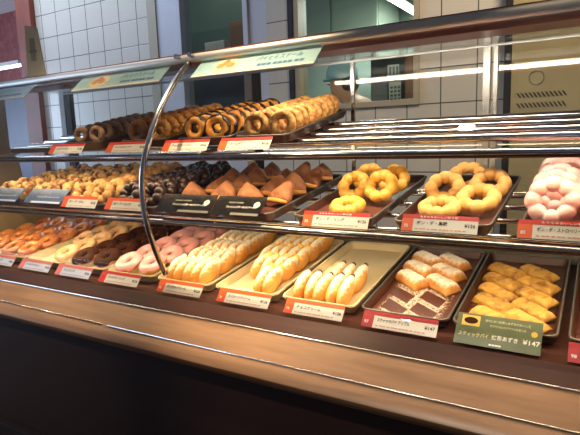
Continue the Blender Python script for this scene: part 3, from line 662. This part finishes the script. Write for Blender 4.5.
# ---- middle shelf
def mtray(x0, label, W=.178, y0=.972, L=.41): return tray('serving_tray', x0, y0, -.171, 8.3, W, L, 'brown', label, 'middle shelf trays')[0]
q1 = mtray(-1.785, 'brown tray of crumb coated rings at the left end of the middle shelf')
q2 = mtray(-1.585, 'brown tray of crumb coated rings behind the larger card with painted blue reflection')
q3 = mtray(-1.385, 'brown tray of tan dusted rings on the middle shelf')
q4 = mtray(-1.180, 'brown tray of dark chocolate rings on the middle shelf')
q5 = mtray(-.985, 'brown tray of triangular pies behind the left black card')
q6 = mtray(-.798, 'brown tray of triangular pies behind the right black card', .158)
q7 = mtray(-.585, 'brown tray of golden ball rings behind the ring price tag', .190)
q8 = mtray(-.352, 'brown tray of tan ball rings behind the brown sugar price tag', .187)
q9 = mtray(-.12, 'brown tray of pink ball rings at the right edge of the middle shelf')
def standing(proto, mx, n, y0, dy, Rout, kind, where, cat, group, lean=62, x1=.05, x2=.128, rz=5, jit=.003, face=0):
    for r_ in range(n):
        for c in (0, 1):
            L_ = lean + random.uniform(-5, 5); k = r_ * 2 + c
            proto.put(mx @ Tr((x1, x2)[c] + random.uniform(-jit, jit), y0 + dy * r_ + c * .004, FZ + Rout * sin(R(L_)) + .001) @ Zr(face + random.uniform(-rz, rz)) @ X(L_) @ Zr(random.uniform(0, 360)),
                      '%s, %s, from the front of %s' % (kind, rowcol(k, 2), where), cat, group)
ponk = dict(lumps=8, seg=64, sub=16, amp=.24)
mxr = Proto(ring('crumb_ring', .0255, .0138, 'mixed', **ponk))
standing(mxr, q1, 7, .055, .050, .037, 'crumb coated ring', 'the leftmost middle tray', 'doughnut', 'crumb coated rings in the leftmost middle tray', 38)
standing(mxr, q2, 7, .055, .050, .037, 'crumb coated ring', 'the second middle tray', 'doughnut', 'crumb coated rings behind the slate card', 38)
kn = Proto(ring('dusted_ring', .0255, .0140, 'kinako', **ponk))
standing(kn, q3, 7, .055, .050, .037, 'tan dusted ring', 'its middle shelf tray', 'doughnut', 'tan dusted rings', 40)
cp = Proto(iced_ring('chocolate_ball_ring', .0255, .0140, 'kinako', 'chocpon', a0=-30, a1=210, sq=1.0, **ponk))
standing(cp, q4, 7, .055, .050, .037, 'dark chocolate ring', 'its middle shelf tray', 'doughnut', 'dark chocolate rings on the middle shelf', 45)
tr_ = Proto(tri_obj('triangle_pie', 'tri'))
for mx, where, x1, x2 in ((q5, 'behind the left black card', .050, .128), (q6, 'behind the right black card', .046, .113)):
    for r_ in range(4):
        for c in (0, 1):
            tr_.put(mx @ Tr((x1, x2)[c], .085 + .078 * r_ + c * .016, FZ + .014) @ Matrix.Scale(1.16, 4) @ Zr(random.uniform(-24, 24) + (25 if r_ == 0 and c == 0 else 0)) @ X(-54 + random.uniform(-8, 8)), 'triangular brown pie, %s, from front %s' % (rowcol(r_ * 2 + c, 2), where), 'pie', 'triangular pies %s' % where)
pg = Proto(ring('ball_ring_doughnut', .0275, .0135, 'pon', **ponk)); pb = Proto(ring('ball_ring_doughnut', .0300, .0140, 'ponk', **ponk)); ps = Proto(ring('strawberry_ball_ring', .0315, .0145, 'ponpink', **ponk))
PR = .041
def ponset(proto, mx, items, kind, where, group, Rr=PR):
    for x, y, lean, nm, dz in items:
        proto.put(mx @ Tr(x, y, FZ + Rr * sin(R(lean)) + .001 + dz) @ X(lean) @ Zr(random.uniform(0, 45)), '%s, %s' % (kind, nm) + where, 'doughnut', group)
ponset(pg, q7, ((.102, .080, 8, 'lying flat at the front', 0), (.072, .198, 44, 'leaning in the left column', 0), (.147, .182, 48, 'leaning in the right column', .004), (.074, .285, 46, 'leaning at the back left', 0), (.146, .270, 46, 'leaning at the back right', 0)), 'golden ball ring', ' of its tray', 'golden ball rings')
ponset(pb, q8, ((.070, .096, 8, 'lying flat at the front left', 0), (.056, .200, 36, 'leaning in the left column', 0), (.140, .132, 22, 'resting at the front right', .004), (.082, .300, 38, 'at the back left', 0), (.142, .250, 32, 'at the back right', 0)), 'tan brown sugar ring', ' of its tray', 'tan ball rings', .044)
for r_ in range(5):
    for c in (0, 1):
        L_ = 60 - r_ * 2
        ps.put(q9 @ Tr((.047, .139)[c], .085 + .064 * r_ - c * .01, FZ + .046 * sin(R(L_)) + .001) @ X(L_) @ Zr(random.uniform(0, 45)), 'pink ball ring standing in the %s column, %s from the front' % (('left', 'right')[c], ('first', 'second', 'third', 'fourth', 'fifth')[r_]), 'doughnut', 'pink ball rings')

# ---- top shelf
def ttray(x0, W, label): return tray('serving_tray', x0, 1.050, .0065, 11.5, W, .355, 'brown', label, 'top shelf trays')[0]
u1 = ttray(-1.470, .178, 'brown tray of dark cocoa rings at the left of the top shelf')
u2 = ttray(-1.205, .182, 'brown tray of caramel and golden rings on the top shelf')
u3 = ttray(-.985, .178, 'brown tray of chocolate topped rings on the top shelf')
u4 = ttray(-.792, .158, 'brown tray of crumb topped rings beside the bare chrome bars')
co = Proto(ring('cocoa_ring', .0185, .0100, 'cocoa', wob=.06)); ca = Proto(ring('caramel_ring', .0232, .0108, 'caramel', twist=.0, lumps=10, amp=.12, wob=.05)); cr = Proto(ring('golden_cruller', .0232, .0108, 'cruller', lumps=12, amp=.16, sub=16, seg=72))
dc = Proto(iced_ring('chocolate_cruller', .0232, .0108, 'cruller', 'darkchoc', a0=-52, a1=205, sq=1.0)); cb = Proto(ring('crumb_ring', .0232, .0108, 'crumb', wob=.06))
standing(co, u1, 8, 0.055, .034, .0280, 'small dark cocoa ring', 'the top left tray', 'doughnut', 'dark cocoa rings on the top shelf', 77, .046, .116, face=14)
def onecol(proto, mx, x, n, y0, dy, Rout, kind, where, group, lean=77, cat='doughnut', flip=False):
    for r_ in range(n):
        L_ = lean + random.uniform(-5, 5)
        proto.put(mx @ Tr(x + random.uniform(-.003, .003), y0 + dy * r_, FZ + Rout * sin(R(L_)) + .001) @ Zr(14 + random.uniform(-4, 4)) @ X(L_) @ (Tr(0, 0, .0216) @ Yr(180) if flip else Tr(0, 0, 0)) @ Zr(random.uniform(0, 360)), '%s standing %s from the front of %s' % (kind, ('first', 'second', 'third', 'fourth', 'fifth', 'sixth', 'seventh', 'eighth', 'ninth')[r_], where), cat, group)
onecol(ca, u2, .048, 8, .045, .036, .0340, 'brown caramel ring', 'its top shelf column', 'caramel rings on the top shelf')
onecol(cr, u2, .134, 8, .045, .036, .0340, 'golden cruller', 'its top shelf column', 'golden crullers on the top shelf')
onecol(dc, u3, .050, 8, .040, .036, .0340, 'chocolate topped ring', 'the left column', 'chocolate topped rings, left column', 74, flip=True)
onecol(dc, u3, .128, 8, .034, .037, .0340, 'chocolate topped ring', 'the right column', 'chocolate topped rings, right column', 74, flip=True)
standing(cb, u4, 8, .045, .036, .0340, 'crumb topped golden ring', 'its top shelf tray', 'doughnut', 'crumb topped rings on the top shelf', 77, .052, .122, face=14)

# ================================================================== price tags
def frame(x0, y, z, back): return Tr(x0, y, Zc(z)) @ X(90 - back)
def price_tag(x0, y, z, back, W, H, label, group, name='', price='¥126', num='', hd='orange', head='', body='card', sub='', nm='price_tag', inks=('ink', 'whiteink', 'redink'), side=None):
    e = empty(nm, frame(x0, y, z, back), label, 'price tag', group)
    bm = bmesh.new(); box(bm, 0, W, 0, H, -.0012, 0); make('card', bm, body, e)
    bm = bmesh.new(); box(bm, 0, W, -.0002 + H * .76, H + .0002, -.0002, .0004); make('header_strip', bm, hd, e)
    bm = bmesh.new(); box(bm, -.0002, W * .155, -.0002, H * .76, -.0002, .0004); make('side_block', bm, side or hd, e)
    if head: text(head, H * .13, inks[1], e, W * .24, H * .83, .0007, fit=W * .5)
    if num: text(num, H * .26, inks[1], e, W * .03, H * .22, .0007)
    if name: text(name, H * .25, inks[0], e, W * .20, H * .42, .0003, fit=min(W * .44, H * .25 * len(name)))
    if price: text(price, H * .28, inks[0], e, W * .97, H * .36, .0003, 'price', 'RIGHT')
    if sub: text(sub, H * .085, inks[2], e, W * .19, H * .12, .0003, fit=W * .66)
    return e
SUB = '■ ■■ ■ ■■ ■■■ ■ ■■ ■'
HD = 'もちもちおいしい新食感'
G = 'price tags along the bottom trays'
price_tag(-1.715, .9, -.3665, 39, .147, .033, 'price tag tinted as by blue daylight before the second tray, cut off at left', G, 'ハニーディップ', '¥105', '', 'bluelit_hd', '', 'pale', SUB)
price_tag(-1.530, .9, -.3665, 39, .147, .033, 'price tag with pink edge, tinted as by blue daylight, before the half empty tray', G, 'オールドファッション', '¥126', '', 'bluelit_hd', '', 'pale', SUB)
price_tag(-1.350, .9, -.3665, 39, .147, .033, 'price tag with pink edge, tinted as by blue daylight, before the chocolate iced rings', G, 'チョコリング', '¥126', '', 'bluelit_hd', '', 'pale', SUB)
price_tag(-1.161, .9, -.3665, 39, .147, .033, 'red orange edged price tag before the pink iced rings', G, 'ストロベリーリング', '¥126', '', 'red', '', 'card', SUB)
price_tag(-.943, .9, -.3665, 39, .140, .033, 'orange price tag before the white cream bun tray', G, 'エンゼルクリーム', '¥126', '70', 'orange', '', 'card', SUB)
price_tag(-.7516, .9, -.3665, 39, .1415, .033, 'orange price tag before the yellow cream bun tray', G, 'カスタードクリーム', '¥126', '70', 'orange', '', 'card', SUB)
price_tag(-.5692, .9, -.3665, 39, .137, .033, 'orange price tag before the chocolate dotted bun tray', G, 'チョコクリーム', '¥126', '70', 'orange', '', 'card', SUB)
price_tag(-.3895, .9, -.3675, 39, .1465, .033, 'crimson price tag for apple stick pies before the sugar dusted tray', G, 'スティックパイ アップル', '¥147', '97', 'crimson', '', 'card', SUB)
price_tag(-.0315, .9, -.3700, 39, .14, .033, 'crimson and yellow price tag at the right edge, bottom row', G, '', '¥1 7', '98', 'crimson', '', 'gold', '')
G = 'price tags along the middle shelf'
price_tag(-.5450, .95, -.185, 27, .150, .033, 'red and orange price tag before the golden ball rings', G, 'ポン・デ・リング', '¥126', '70', 'red', HD, 'card', SUB, side='orange')
price_tag(-.3255, .95, -.182, 27, .1405, .033, 'red and orange price tag before the tan ball rings', G, 'ポン・デ・黒糖', '¥126', '75', 'red', HD, 'card', SUB, side='orange')
price_tag(-.1190, .95, -.182, 27, .150, .033, 'red and orange price tag before the pink ball rings', G, 'ポン・デ・ストロベリー', '¥126', '85', 'red', HD, 'card', SUB, side='orange')
price_tag(-1.362, .95, -.176, 32, .150, .035, 'orange price tag before the tan dusted rings on the middle shelf', G, 'ポン・デ・きなこ', '¥126', '', 'orange', '', 'card', SUB)
price_tag(-1.172, .95, -.176, 32, .150, .035, 'orange price tag before the dark chocolate rings on the middle shelf', G, 'ポン・デ・ショコラ', '¥126', '', 'orange', '', 'card', SUB)
G = 'price tags along the top shelf'
for x0, W, n, l in ((-1.420, .150, 'ココアリング', 'dark cocoa rings'), (-1.168, .150, 'フレンチクルーラー', 'caramel and golden rings'), (-.957, .145, 'チョコファッション', 'chocolate topped rings'), (-.777, .144, 'ゴールデン', 'crumb topped rings')):
    price_tag(x0, .966, -.022, 36, W, .033, 'red edged price tag on the top shelf rail before the %s' % l, G, n, '¥126', '', 'red', '', 'card', SUB, side='orange')
def black_card(x0, W, y, z, H, back, m, label, lines):
    e = empty('menu_card', frame(x0, y, z, back), label, 'menu card', 'dark menu cards along the middle shelf')
    bm = bmesh.new(); box(bm, 0, W, 0, H, -.0012, 0); make('card', bm, m, e)
    bm = bmesh.new(); box(bm, W * .42 if lines else W * .2, W * .98, .001, H * .14, -.0002, .0004); make('white_strip', bm, 'greysteel' if lines else 'pale', e)
    text('■■■■ ■■■■', H * .09, 'greysteel', e, W * .28, H * .62, .0004, fit=W * .3)
    text('フレッシュバターのパイドーナツ', H * .13, 'whiteink', e, W * .26, H * .38, .0004, fit=W * .62)
    if lines:
        bm = bmesh.new(); bmesh.ops.create_cone(bm, cap_ends=True, segments=24, radius1=H * .14, radius2=H * .14, depth=.0006); bmesh.ops.translate(bm, verts=bm.verts, vec=(W * .87, H * .58, .0002)); em = make('round_emblem', bm, 'whiteink', e)
        bm = bmesh.new()
        for k in (-1, 0, 1): box(bm, W * .87 - H * .09, W * .87 + H * .09, H * .58 + k * H * .07 - H * .014, H * .58 + k * H * .07 + H * .014, .0004, .0008)
        make('emblem_lines', bm, 'blackcard', em)
black_card(-1.745, .155, .95, -.170, .056, 47, 'sheencard', 'black menu card coloured with blue reflection at the left end of the middle shelf', False)
black_card(-1.548, .180, .95, -.170, .058, 47, 'sheencard', 'wider black menu card coloured with blue reflection, second from the left end', False)
black_card(-.980, .178, .95, -.1725, .058, 47, 'blackcard', 'glossy black menu card with round emblem, right of the curved rod', True)
black_card(-.798, .140, .95, -.1725, .058, 47, 'blackcard', 'glossy black menu card with round emblem before the larger pies', True)
# green card of the stick pies
e = empty('menu_card', frame(-.2123, .9, -.3690, 45), 'green menu card for green tea pies before the right brown tray', 'menu card')
W, H = .141, .060
bm = bmesh.new(); box(bm, 0, W, 0, H, -.0012, 0); make('card', bm, 'greenc', e)
bm = bmesh.new(); box(bm, W * .06, W * .28, H * .60, H * .94, -.0002, .0004); ph = make('photo_print', bm, 'gold', e)
bm = bmesh.new(); loft(bm, [[(W * .17 + W * .085 * cos(2 * pi * k / 20), H * .77 + H * .11 * sin(2 * pi * k / 20), z) for k in range(20)] for z in (.0003, .0007)]); make('photo_filling', bm, 'choc', ph)
text('スティックパイ', H * .15, 'cream', e, W * .04, H * .27, .0004, fit=W * .36); text('抹茶あずき', H * .16, 'whiteink', e, W * .44, H * .27, .0004, fit=W * .30); text('¥147', H * .20, 'whiteink', e, W * .985, H * .26, .0004, 'price', 'RIGHT', fit=W * .19)
text('ほろにがい抹茶とあずきのおいしさ', H * .085, 'cream', e, W * .34, H * .80, .0004, fit=W * .52); text('サクサクのパイでつつみました', H * .085, 'cream', e, W * .40, H * .64, .0004, fit=W * .42); text('■■■■', H * .07, 'whiteink', e, W * .42, H * .06, .0004, fit=W * .14)
bm = bmesh.new(); loft(bm, [[(W * .915 + H * .085 * cos(2 * pi * k / 20), H * .60 + H * .085 * sin(2 * pi * k / 20), z) for k in range(20)] for z in (-.0001, .0006)]); make('round_emblem', bm, 'gold', e)

# signs hung inside the top of the curved glass
def top_sign(x0, x1, m, label, txt, sub, plate):
    e = empty('hanging_sign', Tr(x0, .989, Zc(.1535)) @ X(41.5), label, 'sign', 'signs along the top of the case'); W = x1 - x0; L = .067
    bm = bmesh.new(); box(bm, 0, W, 0, L, -.0015, 0); make('board', bm, m, e)
    bm = bmesh.new(); box(bm, 0, W, -.0004, L * .09, -.0018, .0004); make('edge_strip', bm, 'card', e)
    if plate:
        def disc(cx, cy, rx, ry, z0, z1, mm, nm, par=e):
            bm = bmesh.new(); loft(bm, [[(cx + rx * cos(2 * pi * k / 28), cy + ry * sin(2 * pi * k / 28), z) for k in range(28)] for z in (z0, z1)]); return make(nm, bm, mm, par)
        pl = disc(W * .27, L * .50, L * .60, L * .40, -.0001, .0004, 'plate', 'plate_print')
        for dx, dy, r in ((-.22, -.02, .20), (.20, -.02, .19), (-.02, .16, .17)): disc(W * .27 + L * dx, L * (.5 + dy), L * r, L * r * .8, .0003, .0008, 'bakeprint', 'pastry_print', pl)
        disc(W * .27 - L * .02, L * .72, L * .06, L * .05, .0007, .0011, 'red', 'berry_print', pl)
    if txt: text(txt, L * .30, 'blueink', e, W * .52, L * .52, .0005, fit=W * .36)
    if sub: text(sub, L * .16, 'blueink', e, W * .55, L * .22, .0005, fit=W * .36)
    return e
top_sign(-1.94, -1.545, 'bluesign', 'pale blue sign at the far left end of the case top', '', '■■■ ■■ ■■■■', False)
top_sign(-1.318, -.972, 'sign', 'pale green pastry picture sign left of the curved rod', 'パイとミスドール', '■■■ ■■■■ ■■', True)
top_sign(-.866, -.528, 'sign', 'pale green pastry picture sign right of the curved rod', 'パイとミスドール', '■■■ ■■■■ ■■', True)
# standing card on the top of the case
e = empty('card_stand', Tr(-1.615, 1.055, Zc(.2225)) @ Zr(8), 'tall beige card standing on the case top at far left', 'card')
bm = bmesh.new(); loft(bm, [[(.0, y, 0), (.080, y, 0), (.060, y, .150), (.010, y, .162)] for y in (0, .004)]); make('card', bm, 'standcard', e)
bm = bmesh.new(); box(bm, 0, .12, -.01, .05, 0, .004, .001); make('foot', bm, 'standcard', e)
bm = bmesh.new(); box(bm, .024, .046, -.0008, .001, .05, .12); box(bm, .018, .052, -.0008, .001, .075, .083); make('printed_mark', bm, 'beige', e)
